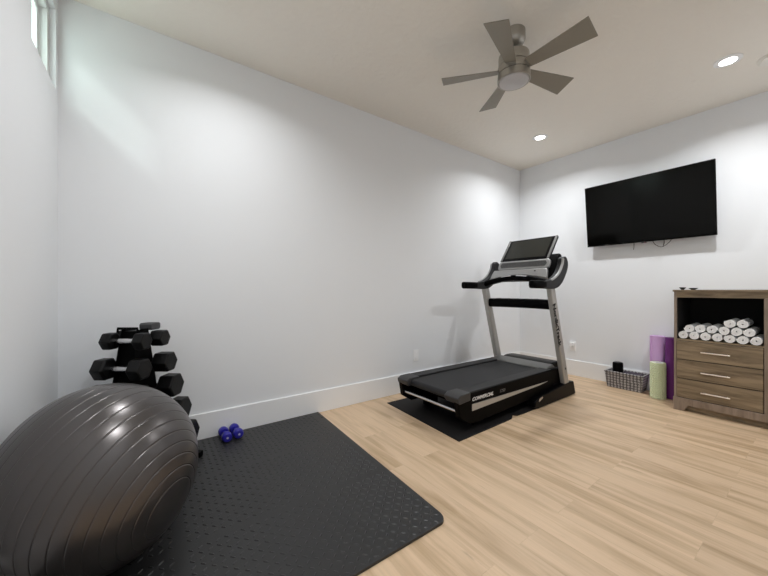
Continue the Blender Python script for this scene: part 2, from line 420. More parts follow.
for ang in (200.2, 272.2, 344.2, 56.2, 128.2):
    bm = bmesh.new(); pitch = -.268
    outline = [(.085, -.034), (.085, .036), (.482, .082), (.483, -.064)]
    top, bot = [], []
    for lst, dz in ((top, .003), (bot, -.003)):
        for (u, c) in outline:
            lst.append(bm.verts.new((u, c * math.cos(pitch), c * math.sin(pitch) + dz)))
    bm.faces.new(top); bm.faces.new(bot[::-1]); k = len(outline)
    for i in range(k): bm.faces.new((top[i], bot[i], bot[(i + 1) % k], top[(i + 1) % k]))
    obj('blade', bm, blade_m, fan, loc=(0, 0, 2.609 - ZC), rot=(0, 0, math.radians(ang)))

# ------------------------------------------------------------------ television
tvw, tvh = 1.118, .709
tv = thing('television', 'large black flat screen television tilted down on the right wall', 'television', (XR, 1.196, 1.974))
tilt = math.radians(6.5)
RT = Matrix.Translation((-.130, 0, 0)) @ Matrix.Rotation(-tilt, 4, 'Y')
def tvpart(name, bm, m, parent, **k):
    bm.transform(RT); return obj(name, bm, m, parent, **k)
bm = bmesh.new(); box(bm, -.004, .022, -tvw / 2, tvw / 2, -tvh / 2, tvh / 2); body = tvpart('bezel', bm, black_m, tv, bevel=.003)
bm = bmesh.new(); box(bm, -.0055, -.0035, -tvw / 2 + .007, tvw / 2 - .007, -tvh / 2 + .016, tvh / 2 - .007); tvpart('screen', bm, tv_screen_m, tv)
bm = bmesh.new(); box(bm, .022, .042, -.36, .36, -tvh / 2 + .03, .10); tvpart('rear_housing', bm, black_m, tv, bevel=.01)
bm = bmesh.new(); box(bm, -.008, .004, -.022, .022, -tvh / 2 - .010, -tvh / 2 + .003); e = tvpart('sensor_tab', bm, cap_m, tv, bevel=.002)
bm = bmesh.new(); box(bm, -.0085, -.0078, -.012, -.002, -tvh / 2 - .007, -tvh / 2 - .002); tvpart('indicator', bm, red_m, e)
bm = bmesh.new(); box(bm, -.0068, -.004, .33, .375, -tvh / 2 + .005, -tvh / 2 + .010); tvpart('badge', bm, letter_grey, tv)
bm = bmesh.new(); box(bm, -.022, 0, -.22, .22, -.11, -.03); box(bm, -.022, 0, -.22, .22, .05, .12)
for yy in (-.16, .16): box(bm, -.088, -.02, yy - .02, yy + .02, -.14, .15)
obj('wall_mount', bm, black_m, tv)
bm = bmesh.new()
cab = smooth_path([(-0.075, -.065, -.33), (-0.080, -.09, -.385), (-0.082, -.135, -.418), (-0.080, -.17, -.412), (-0.078, -.21, -.375), (-0.075, -.235, -.33)], 6)
sweep(bm, cab, .005, .005, up=(1, 0, 0), n=4, squ=2)
sweep(bm, smooth_path([(-0.075, -.165, -.33), (-0.080, -.167, -.38), (-0.081, -.160, -.410)], 6), .006, .006, up=(1, 0, 0), n=4, squ=2)
obj('cable', bm, black_m, tv, smooth=True)
bm = bmesh.new(); sweep(bm, smooth_path([(-0.075, .095, -.33), (-0.078, .094, -.385), (-0.078, .097, -.425)], 6), .005, .005, up=(1, 0, 0), n=4, squ=2); obj('cable', bm, black_m, tv, smooth=True)

# ------------------------------------------------------------------ outlets
def outlet(loc, rz, label, plug):
    t = thing('wall_outlet', label, 'outlet', loc, rz, 'white wall outlets')
    # local: plate faces local -Y
    bm = bmesh.new(); box(bm, -.036, .036, -.006, 0, -.062, .062); p = obj('cover_plate', bm, white_m, t, bevel=.002)
    for dz in (-.024, .024):
        bm = bmesh.new(); box(bm, -.017, .017, -.008, -.005, dz - .016, dz + .016)
        s = obj('socket', bm, white_m, p, bevel=.003)
    if plug:
        bm = bmesh.new(); box(bm, -.025, .025, -.045, -.008, -.006, .050); obj('plug_adapter', bm, white_m, t, bevel=.008)
    return t
outlet((2.395, YM, .375), 0, 'white wall outlet on the long wall left of the treadmill', False)
outlet((XR, 1.965, .375), -PI / 2, 'white wall outlet with plug adapter behind the treadmill, above the basket', True)

# ------------------------------------------------------------------ big foam floor mat with raised tread
def exercise_mat():
    x0, y0, x1, y1 = XL + BT + .004, 1.07, 1.215, YM - BT - .004
    bm = bmesh.new(); r = .05; h = .012
    xr0, xr1 = 1.150, 1.219
    pts = [(x0, y0), (xr0 - r, y0)]
    for i in range(1, 6):
        a = -PI / 2 + PI / 2 * i / 6; pts.append((xr0 - r + r * math.cos(a), y0 + r + r * math.sin(a)))
    pts += [(xr0 + .002, y0 + r), (xr1, y1), (x0, y1)]
    prism(bm, pts, 0, h, 'xy')
    s = .034; L, Wd, H = .0135, .0042, .0030
    nx = int((xr0 - x0) / s) + 2; ny = int((y1 - y0) / s)
    for i in range(nx):
        for j in range(ny):
            cx = x0 + .02 + i * s; cy = y0 + .02 + j * s
            if cx > xr0 + (xr1 - xr0) * (cy - y0) / (y1 - y0) - .02 or cy > y1 - .015: continue
            if cx > xr0 - r and cy < y0 + r: continue
            if min(abs((cx - x0) % .53), abs(.53 - (cx - x0) % .53)) < .012 or min(abs((cy - y0) % .54), abs(.54 - (cy - y0) % .54)) < .012: continue
            a = PI / 4 if (i + j) % 2 else -PI / 4
            ca, sa = math.cos(a), math.sin(a)
            ring = []
            for (u, w) in ((L, 0), (L * .5, Wd), (-L * .5, Wd), (-L, 0), (-L * .5, -Wd), (L * .5, -Wd)):
                ring.append(bm.verts.new((cx + u * ca - w * sa, cy + u * sa + w * ca, h)))
            tp = [bm.verts.new((cx + u * ca, cy + u * sa, h + H)) for u in (L * .5, -L * .5)]
            f = bm.faces.new
            f((ring[0], ring[1], tp[0])); f((ring[1], ring[2], tp[1], tp[0])); f((ring[2], ring[3], tp[1]))
            f((ring[3], ring[4], tp[1])); f((ring[4], ring[5], tp[0], tp[1])); f((ring[5], ring[0], tp[0]))
    me = bpy.data.meshes.new('exercise_mat'); bm.to_mesh(me); bm.free(); me.materials.append(matrub)
    o = bpy.data.objects.new('exercise_mat', me); C.objects.link(o)
    tag(o, 'large black foam floor mat with diamond tread under the ball and dumbbell rack', 'floor mat')
exercise_mat()

# thin mat under the treadmill, with a small wrinkle on its near edge
bm = bmesh.new()
pts = [(1.815, 1.582), (2.40, 1.595), (2.50, 1.600), (2.545, 1.622), (2.575, 1.640), (2.60, 1.610), (2.70, 1.603), (3.66, 1.612), (3.66, 2.50), (1.87, 2.533)]
prism(bm, pts, 0, .005, 'xy')
o = obj('treadmill_mat', bm, tmmat); tag(o, 'thin black rubber mat lying flat under the treadmill', 'floor mat')

# ------------------------------------------------------------------ treadmill
Y0, Y1, YC = 1.64, 2.36, 2.0
tm = thing('treadmill', 'black and silver folding treadmill with tilted screen, standing on thin black mat', 'treadmill', (0, 0, 0))
# deck side skirts
prof = [(1.872, .27), (1.895, .13), (2.0, .062), (2.12, .058), (2.9, .085), (3.28, .13), (3.36, .30), (3.30, .305), (1.93, .297)]
for (a, b) in ((Y0, Y0 + .035), (Y1 - .035, Y1)):
    bm = bmesh.new(); prism(bm, prof, a, b); sk = obj('side_skirt', bm, black_m, tm, bevel=.006)
    outer = a if a == Y0 else b; s = -1 if a == Y0 else 1
    bm = bmesh.new(); prism(bm, [(2.03, .160), (3.02, .190), (3.17, .204), (3.10, .204), (2.03, .212)], outer, outer + s * .004); obj('silver_stripe', bm, silver_m, sk)
    if s < 0:
        M = Matrix(((1, 0, 0, 2.03), (0, 0, -1, outer - .0005), (0, 1, .0, .235), (0, 0, 0, 1)))
        text('lettering', 'COMMERCIAL', .038, letter_white, sk, M, shear=.35, xscale=1.12, bold=.0010)
        M2 = M.copy(); M2[0][3] = 2.385
        text('lettering', '1750', .036, letter_grey, sk, M2, shear=.25, xscale=1.1)
# rear end caps
for (a, b) in ((Y0 - .004, Y0 + .135), (Y1 - .135, Y1 + .004)):
    bm = bmesh.new(); prism(bm, [(1.862, .285), (1.868, .252), (1.885, .235), (2.01, .245), (2.01, .3085), (1.90, .3065)], a, b); obj('end_cap', bm, cap_m, tm, bevel=.006)
for (a, b) in ((Y0, Y0 + .05), (Y1 - .05, Y1)):
    bm = bmesh.new(); prism(bm, [(1.870, .26), (1.895, .128), (2.0, .062), (2.06, .26)], a + .002, b - .002); obj('end_bracket', bm, black_m, tm, bevel=.006)
# foot rails
for (a, b) in ((Y0 + .006, Y0 + .115), (Y1 - .115, Y1 - .006)):
    bm = bmesh.new(); box(bm, 2.00, 3.30, a, b, .285, .308); obj('foot_rail', bm, rail_m, tm, bevel=.004)
# running belt with its rounded rear end
bm = bmesh.new(); bp = [(3.32, .296), (1.935, .292)]
for i in range(1, 8):
    a = PI / 2 + PI * i / 8; bp.append((1.935 + .03 * math.cos(a), .262 + .03 * math.sin(a)))
bp += [(1.935, .232), (3.32, .232)]
prism(bm, bp, Y0 + .118, Y1 - .118); obj('running_belt', bm, belt_m, tm, bevel=.002)
bm = bmesh.new(); box(bm, 2.10, 3.30, Y0 + .035, Y1 - .035, .14, .23); obj('deck_frame', bm, black_m, tm)
bm = bmesh.new(); box(bm, 2.12, 2.25, Y0 + .06, Y0 + .14, .005, .14); obj('rear_foot', bm, black_m, tm, bevel=.01)
bm = bmesh.new(); box(bm, 2.12, 2.25, Y1 - .14, Y1 - .06, .005, .14); obj('rear_foot', bm, black_m, tm, bevel=.01)
bm = bmesh.new(); lathe(bm, [(.013, Y0 + .05), (.013, Y1 - .05)], (1.915, 0, .165), 'y', 20); obj('lift_bar', bm, chrome_m, tm, smooth=True)
# front deck hood
bm = bmesh.new(); prism(bm, [(3.22, .304), (3.26, .322), (3.36, .334), (3.40, .30), (3.40, .20), (3.24, .20)], Y0 + .04, Y1 - .04); obj('hood_band', bm, band_m, tm, bevel=.006)
bm = bmesh.new()
hp = smooth_path([(3.38, 0, .325), (3.46, 0, .338), (3.60, 0, .330), (3.70, 0, .29), (3.75, 0, .20), (3.75, 0, .06)], 5)
prism(bm, [(p.x, p.z) for p in hp] + [(3.38, .06)], Y0 + .075, Y1 - .075); obj('motor_hood', bm, black_gloss, tm, bevel=.012)
# side pivot housings behind rails
for (a, b) in ((Y0 + .004, Y0 + .06), (Y1 - .06, Y1 - .004)):
    bm = bmesh.new(); prism(bm, [(3.20, .16), (3.26, .31), (3.42, .30), (3.46, .14)], a, b); obj('pivot_cover', bm, black_m, tm, bevel=.004)
# base feet
U0, U1 = 1.590, 2.405
for (a, b) in ((U0 - .003, U0 + .07), (U1 - .07, U1 + .003)):
    bm = bmesh.new(); prism(bm, [(2.84, .030), (2.86, .075), (2.93, .105), (3.30, .135), (3.53, .150), (3.605, .145), (3.65, .01), (3.62, .005), (2.90, .005)], a, b)
    bf = obj('base_foot', bm, black_gloss, tm, bevel=.008)
    if a < 2:
        bm = bmesh.new(); prism(bm, [(2.915, .062), (2.92, .09), (2.975, .105), (2.985, .09)], a - .002, a + .01); obj('silver_badge', bm, chrome_m, bf)
    bm = bmesh.new(); lathe(bm, [(.028, a + .01), (.032, a + .02), (.032, b - .01), (.028, b - .002)], (2.88, 0, .040), 'y', 24); obj('transport_wheel', bm, cap_m, tm, smooth=True)
bm = bmesh.new(); box(bm, 3.50, 3.62, U0 + .07, U1 - .07, .01, .09); obj('base_crossbeam', bm, black_m, tm, bevel=.006)
# uprights, raked backwards (towards the runner) at the top
for (a, b) in ((U0, U0 + .052), (U1 - .052, U1)):
    bm = bmesh.new(); prism(bm, [(3.425, .14), (3.512, .145), (3.216, 1.15), (3.132, 1.15)], a, b); up = obj('upright', bm, silver_m, tm, bevel=.010, seg=3)
    if a == U0:
        # word running down the near upright, heads of the letters towards the front of the machine
        d = Vector((.292, 0, -1.0)).normalized(); n = Vector((0, -1, 0)); u = n.cross(d)
        o = Vector((3.172, U0 - .0008, .960))
        M = Matrix(((d.x, u.x, n.x, o.x), (d.y, u.y, n.y, o.y), (d.z, u.z, n.z, o.z), (0, 0, 0, 1)))
        text('lettering', 'NordicTrack', .074, black_m, up, M, xscale=1.13, bold=.003)
        bm = bmesh.new(); lathe(bm, [(.012, U0 - .001), (.012, U0 + .002)], (3.43, 0, .30), 'y', 20); obj('bolt_cap', bm, cap_m, up)
# crossbar
bm = bmesh.new()
sweep(bm, [(3.255, U0 + .045, .953), (3.245, 1.80, .957), (3.242, YC, .958), (3.245, 2.20, .957), (3.255, U1 - .045, .953)], .09, .10, n=8, squ=3.5)
cb = obj('crossbar', bm, black_m, tm, smooth=True)
for k in range(5):
    bm = bmesh.new(); box(bm, 3.198, 3.26, 1.78 + k * .11, 1.80 + k * .11, 1.003, 1.0085); obj('tray_rib', bm, cap_m, cb)
# handlebars sweeping forward into the side arms
def arm(yc):
    up = smooth_path([(2.95, 0, 1.185), (3.03, 0, 1.186), (3.13, 0, 1.206), (3.24, 0, 1.262), (3.31, 0, 1.345), (3.335, 0, 1.415)], 5)
    lo = smooth_path([(2.95, 0, 1.116), (3.17, 0, 1.113), (3.30, 0, 1.165), (3.405, 0, 1.285), (3.43, 0, 1.37), (3.405, 0, 1.42), (3.37, 0, 1.438)], 5)
    bm = bmesh.new(); prism(bm, [(p.x, p.z) for p in up] + [(p.x, p.z) for p in reversed(lo)], yc - .030, yc + .030)
    ar = obj('side_arm', bm, rail_m, tm, bevel=.012, seg=3)
    sub = up[8:]; band = []
    for i, p in enumerate(sub):
        d = (sub[min(i + 1, len(sub) - 1)] - sub[max(i - 1, 0)]).normalized(); band.append(p + Vector((-d.z, 0, d.x)) * .007)
    bm = bmesh.new(); prism(bm, [(p.x, p.z) for p in band] + [(p.x + .010, p.z - .006) for p in reversed(sub)], *((yc - .031, yc - .014) if yc < 2 else (yc + .014, yc + .031))); obj('silver_rim', bm, panel_m, ar)
    bm = bmesh.new(); sweep(bm, [(2.798, yc, 1.153), (2.803, yc, 1.153), (2.81, yc, 1.153), (3.00, yc, 1.151)], [.052, .060, .066, .066], [.056, .066, .074, .076], n=8, squ=4)
    obj('hand_grip', bm, black_m, ar, smooth=True)
arm(1.592); arm(2.378)
# console: back housing, lower panel, arched pulse bar, speaker bar, screen
bm = bmesh.new(); prism(bm, [(3.24, 1.20), (3.30, 1.34), (3.335, 1.42), (3.385, 1.478), (3.43, 1.460), (3.43, 1.32), (3.33, 1.19)], 1.624, 2.262); obj('console_housing', bm, black_m, tm, bevel=.012)
bm = bmesh.new()
def tilted(pts_y, x0, z0, x1, z1, th):
    """front-facing plate between (x0,z0) and (x1,z1), outline of (y, t) points, thickness th"""
    d = Vector((x1 - x0, 0, z1 - z0)); n = Vector((d.z, 0, -d.x)).normalized() * th
    A = [bm.verts.new(Vector((x0, y, z0)) + d * t) for (y, t) in pts_y]; B = [bm.verts.new(v.co + n) for v in A]
    bm.faces.new(A); bm.faces.new(B[::-1]); k = len(A)
    for i in range(k): bm.faces.new((A[i], B[i], B[(i + 1) % k], A[(i + 1) % k]))
arch = [(1.665 + .67 * i / 16, .42 * math.sin(PI * i / 16)) for i in range(17)]
tilted(arch + [(2.31, 1), (1.69, 1)], 3.200, 1.222, 3.256, 1.325, .035); cp = obj('control_panel', bm, panel_m, tm, bevel=.006)
bm = bmesh.new(); box(bm, 3.235, 3.250, 1.80, 1.816, 1.296, 1.304); obj('button', bm, black_m, cp)
bm = bmesh.new()
bar = [(3.16 + .0, 1.62 + .73 * i / 16, 1.170 + .060 * math.sin(PI * i / 16)) for i in range(17)]
sweep(bm, bar, .07, .060, n=8, squ=3); pb = obj('pulse_bar', bm, black_m, tm, smooth=True)
for (a, b) in ((.30, .46), (.54, .70)):
    bm = bmesh.new(); seg = [(3.155, 1.62 + .73 * (a + (b - a) * i / 6), 1.187 + .060 * math.sin(PI * (a + (b - a) * i / 6))) for i in range(7)]
    sweep(bm, seg, .052, .030, n=6, squ=3); obj('pulse_sensor', bm, chrome_m, pb, smooth=True)
bm = bmesh.new(); ring = []
for (cy, sy) in ((2.235, 1), (1.715, -1)):
    for i in range(7):
        a = PI / 2 * sy - sy * PI * i / 6 if sy > 0 else -PI / 2 - PI * i / 6
        ring.append((cy + .028 * math.cos(a), .5 + .5 * math.sin(a)))
ring = [(1.70, 0), (2.25, 0), (2.268, .12), (2.272, .5), (2.268, .88), (2.25, 1), (1.70, 1), (1.682, .88), (1.678, .5), (1.682, .12)]
tilted(ring, 3.262, 1.328, 3.306, 1.425, .06); sp = obj('speaker_bar', bm, panel_m, tm, bevel=.008)
bm = bmesh.new(); r2 = [(1.72, .22), (2.23, .22), (2.245, .5), (2.23, .80), (1.72, .80), (1.705, .5)]
tilted(r2, 3.260, 1.329, 3.304, 1.426, .003); obj('speaker_grille', bm, grille_m, sp)
bm = bmesh.new(); box_o = [(1.715, 0), (2.285, 0), (2.285, 1), (1.715, 1)]
tilted(box_o, 3.345, 1.43, 3.535, 1.685, .028); sc = obj('screen_frame', bm, rail_m, tm, bevel=.006)
bm = bmesh.new(); tilted([(1.725, .01), (2.275, .01), (2.275, .99), (1.725, .99)], 3.3425, 1.4315, 3.5325, 1.6865, .003); obj('screen_bezel', bm, black_gloss, sc, bevel=.002)
bm = bmesh.new(); tilted([(1.765, .10), (2.235, .10), (2.235, .93), (1.765, .93)], 3.3410, 1.4325, 3.5310, 1.6875, .002); obj('display', bm, tm_screen_m, sc)
for (a, b) in ((1.715, 1.738), (2.262, 2.285)):
    bm = bmesh.new(); tilted([(a, 0), (b, 0), (b, 1), (a, 1)], 3.339, 1.434, 3.529, 1.689, .012); obj('side_trim', bm, band_m, sc, bevel=.003)
for yy in (1.82, 2.18):
    bm = bmesh.new(); box(bm, 3.405, 3.43, yy - .03, yy + .03, 1.46, 1.485); obj('screen_bracket', bm, black_m, tm)

# ------------------------------------------------------------------ cabinet
KX, KY1, KY0, KD = 3.94, .859, -.228, 0.0
cabn = thing('dresser', 'brown weathered wood dresser with open cubby and three drawers against the right wall', 'dresser', (0, 0, 0))
KB = XR - BT - .004
bm = bmesh.new(); box(bm, KX - .008, KB, KY0 - .005, KY1 + .008, 1.085, 1.102); obj('top_board', bm, cab_m, cabn, bevel=.002)
bm = bmesh.new(); box(bm, KX, KB, KY1 - .018, KY1, .0, 1.085); obj('side_panel', bm, cabv_m, cabn, bevel=.001)
bm = bmesh.new(); box(bm, KX, KB, KY0, KY0 + .018, .0, 1.085); obj('side_panel', bm, cabv_m, cabn, bevel=.001)
DV = .305
bm = bmesh.new(); box(bm, KX + .001, KB - .01, DV - .012, DV + .010, .09, 1.03); obj('divider', bm, cabv_m, cabn, bevel=.001)
bm = bmesh.new(); box(bm, KX + .001, KX + .02, KY0 + .018, KY1 - .018, 1.032, 1.085); obj('top_rail', bm, cab_m, cabn)
bm = bmesh.new(); box(bm, KB - .012, KB, KY0 + .018, KY1 - .018, .09, 1.085); obj('back_panel', bm, cabin_m, cabn)
bm = bmesh.new(); box(bm, KX + .003, KB - .014, DV + .010, KY1 - .018, .638, .652); obj('shelf', bm, cab_m, cabn)
bm = bmesh.new()   # dark cubby lining
box(bm, KX + .022, KB - .014, KY1 - .022, KY1 - .0185, .653, 1.05); box(bm, KX + .022, KB - .014, DV + .0105, DV + .014, .653, 1.05); box(bm, KX + .022, KB - .014, DV + .014, KY1 - .022, 1.040, 1.05)
obj('cubby_lining', bm, cabin_m, cabn)
for (z0, z1) in ((.470, .634), (.297, .463), (.122, .290)):
    bm = bmesh.new(); box(bm, KX - .002, KX + .018, DV + .014, KY1 - .020, z0, z1); dr = obj('drawer', bm, cab_m, cabn, bevel=.0015)
    zc = {.470: .550, .297: .369, .122: .194}[z0]
    bm = bmesh.new(); lathe(bm, [(.0055, .497), (.0055, .675)], (KX - .028, 0, zc), 'y', 14)
    for yy in (.515, .657): lathe(bm, [(.0045, KX - .028), (.0045, KX)], (0, yy, zc), 'x', 12)
    obj('drawer_handle', bm, handle_m, dr, smooth=True)
bm = bmesh.new(); box(bm, KX + .03, KB - .02, DV + .014, KY1 - .020, .10, .63); obj('drawer_box', bm, cabin_m, cabn)
bm = bmesh.new(); box(bm, KX + .002, KX + .02, KY0 + .022, DV - .020, .122, 1.028); dd = obj('door', bm, cab_m, cabn, bevel=.0015)
bm = bmesh.new(); lathe(bm, [(.0055, .60), (.0055, .78)], (KX - .022, .245, 0), 'z', 14)
for zz in (.62, .76): lathe(bm, [(.0045, KX - .022), (.0045, KX + .004)], (0, .245, zz), 'x', 12)
obj('door_handle', bm, handle_m, dd, smooth=True)
# base apron cut away between the feet
bm = bmesh.new()
ap = [(KY1 + .004, 0), (KY1 - .066, 0), (KY1 - .10, .056), (KY0 + .10, .056), (KY0 + .066, 0), (KY0 - .004, 0), (KY0 - .004, .116), (KY1 + .004, .116)]
prism(bm, ap, KX - .010, KX + .010, 'yz'); obj('base_apron', bm, cabv_m, cabn, bevel=.001)
bm = bmesh.new(); box(bm, KX + .035, KX + .05, KY0 + .02, KY1 - .02, 0, .09); obj('toe_board', bm, cab_m, cabn)

# rolled towels in the cubby
TR = .0366
def towel(y, z, dx, rot, label):
    bm = bmesh.new(); spiral_roll(bm, TR, .30, 3.2, .0108, 'x', 26, r_in=.0012)
    o = obj('rolled_towel', bm, towel_m, smooth=True); o.location = (KX + .012 + dx, y, z); o.rotation_euler = (rot, 0, 0)
    return tag(o, label, 'towel', 'rolled white towels in the cubby')
names7 = ['leftmost', 'second from the left', 'third from the left', 'middle', 'third from the right', 'second from the right', 'rightmost']
pitch = .0718
ys = [.797 - i * .0733 for i in range(7)]
zb = .6525 + TR
t0 = towel(ys[0], zb, .004, 1.0, 'rolled white towel in the bottom row of the cubby, leftmost')
rows = [(y, zb, random.random() * .015, 'rolled white towel in the bottom row of the cubby, ' + names7[i]) for i, y in enumerate(ys) if i]
z2 = zb + .0638; names6 = ['leftmost', 'second from the left', 'third from the left', 'third from the right', 'second from the right', 'rightmost']
for i in range(6):
    rows.append((ys[i] - .0367, z2, random.random() * .02, 'rolled white towel in the middle row of the towel pile, ' + names6[i]))
z3 = z2 + .0638
rows.append((ys[4] + .0, z3, .01, 'left of the two rolled white towels on top of the pile'))
rows.append((ys[5] + .0, z3, .015, 'right of the two rolled white towels on top of the pile'))
for (y, z, dx, lb) in rows:
    c = t0.copy(); C.objects.link(c); c.location = (KX + .010 + dx, y, z); c.rotation_euler = (random.random() * 6.28, 0, 0); c['label'] = lb

# two little dark dishes on the dresser
bm = bmesh.new(); lathe(bm, [(.010, 0), (.013, .004), (.026, .022), (.0235, .023), (.010, .008), (.001, .007)], seg=28)
o = obj('small_dish', bm, dish_m, smooth=True); o.location = (4.02, .815, 1.102); tag(o, 'small black dish on top of the dresser, the left one by its corner', 'dish', 'small black dishes on the dresser')
bm = bmesh.new(); lathe(bm, [(.014, 0), (.018, .003), (.035, .016), (.032, .017), (.014, .007), (.001, .006)], seg=28)
o = obj('small_dish', bm, dish_m, smooth=True); o.location = (4.02, .742, 1.102); tag(o, 'wider, flatter small black dish on top of the dresser, the right one', 'dish', 'small black dishes on the dresser')

# ------------------------------------------------------------------ rolled mats and foam roller
bm = bmesh.new(); spiral_roll(bm, .067, .615, 5, .0115, 'z', 40); o = obj('yoga_mat', bm, lilac_m, smooth=True)
o.location = (4.350, 1.078, 0); o.rotation_euler = (0, 0, 2.2); tag(o, 'lilac rolled yoga mat standing upright behind the green foam roller', 'yoga mat')
bm = bmesh.new(); spiral_roll(bm, .053, .615, 4.5, .0100, 'z', 40); o = obj('yoga_mat', bm, purple_m, smooth=True)
o.location = (4.302, .955, 0); o.rotation_euler = (0, 0, .5); tag(o, 'dark purple rolled yoga mat standing upright beside the dresser', 'yoga mat')
def roller():
    t = thing('foam_roller', 'pale green textured foam roller standing upright in front of the lilac mat', 'foam roller', (4.207, 1.042, 0))
    bm = bmesh.new(); nz, na = 90, 150; H = .36; rings = []
    for j in range(nz + 1):
        ring = []
        for i in range(na):
            a = 2 * PI * i / na; zz = H * j / nz
            w = math.sin(zz * 260 + 3.0 * abs(math.sin(a * 9)) * 1.4)
            r = .0625 + 0.0036 * max(-.6, min(.8, w * 1.8)) * (1 if 1 < j < nz - 1 else 0)
            ring.append(bm.verts.new((r * math.cos(a), r * math.sin(a), zz)))
        rings.append(ring)
    for A, B in zip(rings, rings[1:]):
        for i in range(na): bm.faces.new((A[i], A[(i + 1) % na], B[(i + 1) % na], B[i]))
    inn = [[bm.verts.new((.042 * math.cos(2 * PI * i / na), .042 * math.sin(2 * PI * i / na), z)) for i in range(na)] for z in (0, H)]
    for i in range(na):
        k = (i + 1) % na
        bm.faces.new((rings[0][i], rings[0][k], inn[0][k], inn[0][i])); bm.faces.new((rings[-1][i], inn[1][i], inn[1][k], rings[-1][k]))
    obj('foam_sleeve', bm, green_m, t, smooth=True)
    bm = bmesh.new(); lathe(bm, [(.0415, 0.001), (.0415, H - .001), (.037, H - .001), (.037, .001), (.0415, .001)], seg=40, cap=False); obj('core_tube', bm, white_m, t, smooth=True)
roller()

# ------------------------------------------------------------------ basket
bk = thing('basket', 'grey woven rectangular basket on the floor against the wall', 'basket', (4.322, 1.350, 0))
bm = bmesh.new()
def rect(hx, hy, z): return [bm.verts.new(p) for p in ((-hx, -hy, z), (hx, -hy, z), (hx, hy, z), (-hx, hy, z))]
A = rect(.078, .160, 0); B = rect(.096, .180, .175); Cc = rect(.086, .170, .175); D = rect(.068, .150, .01)
bm.faces.new(A[::-1]); bm.faces.new(D)
for P, Q in ((A, B), (B, Cc), (Cc, D)):
    for i in range(4): bm.faces.new((P[i], P[(i + 1) % 4], Q[(i + 1) % 4], Q[i]))
obj('basket_body', bm, weave_m, bk, bevel=.006)
bm = bmesh.new(); hx, hy = .091, .175
sweep(bm, [(-hx, -hy, .178), (-hx, hy, .178)], .017, .014, n=6, squ=2.5); sweep(bm, [(hx, -hy, .178), (hx, hy, .178)], .017, .014, n=6, squ=2.5)
sweep(bm, [(-hx - .008, -hy, .178), (hx + .008, -hy, .178)], .017, .014, n=6, squ=2.5); sweep(bm, [(-hx - .008, hy, .178), (hx + .008, hy, .178)], .017, .014, n=6, squ=2.5)
obj('rim', bm, weave_m, bk, smooth=True)
sp = thing('massage_roller', 'short black cylinder standing upright in the grey basket', 'massage roller', (4.305, 1.424, .011))
bm = bmesh.new(); lathe(bm, [(.044, 0), (.050, .008), (.050, .258), (.046, .268), (.034, .270)], seg=36); obj('shell', bm, black_m, sp, smooth=True)
bm = bmesh.new(); lathe(bm, [(.033, .2702), (.030, .274), (.002, .274)], seg=36); obj('end_cap', bm, cap_m, sp, smooth=True)
bm = bmesh.new(); spiral_roll(bm, .048, .17, 3, .012, 'x', 30)
o = obj('rolled_band', bm, mat('dark_plum_rubber', (.03, .018, .035), .5, bump=(100, .1, .001)), smooth=True); o.location = (4.33, 1.20, .148); o.rotation_euler = (0, 0, PI / 2)
tag(o, 'dark plum rolled band lying inside the right half of the basket', 'exercise band')
bm = bmesh.new(); box(bm, 4.262, 4.382, 1.205, 1.372, .0115, .098); o = obj('folded_towel', bm, mat('charcoal_cloth', (.03, .03, .032), .9, bump=(150, .5, .002)), bevel=.02, seg=3)
tag(o, 'dark folded cloth lying on the bottom of the basket', 'cloth')

# ------------------------------------------------------------------ blue dumbbells
def blue(loc, rz, label):
    t = thing('vinyl_dumbbell', label, 'dumbbell', loc, rz, 'small blue dumbbells')
    for y0 in (-.052, .052):
        bm = bmesh.new(); s = 1 if y0 > 0 else -1
        lathe(bm, [(.016, y0 - s * .028), (.028, y0 - s * .026), (.0335, y0 - s * .018), (.035, y0), (.0335, y0 + s * .018), (.027, y0 + s * .026), (.010, y0 + s * .028)], (0, 0, .035), 'y', 8 * 4)
        h = obj('weight_head', bm, blue_m, t, smooth=True)
        bm = bmesh.new(); lathe(bm, [(.0075, y0 + s * .0275), (.0075, y0 + s * .0292)], (0, 0, .035), 'y', 16); obj('end_plug', bm, mat('pale_plug', (.55, .55, .7), .4, var=(5, .02)), h)
    bm = bmesh.new(); lathe(bm, [(.016, -.030), (.0135, -.015), (.014, 0), (.0135, .015), (.016, .030)], (0, 0, .035), 'y', 24); obj('grip', bm, blue_m, t, smooth=True)
    return t
b1 = blue((.445, 2.590, .0151), math.radians(2), 'small blue dumbbell on the mat by the wall, the left one of the pair')
b2 = dup(b1, (.523, 2.606, .0151), math.radians(4), 'small blue dumbbell on the mat by the wall, the right one of the pair')

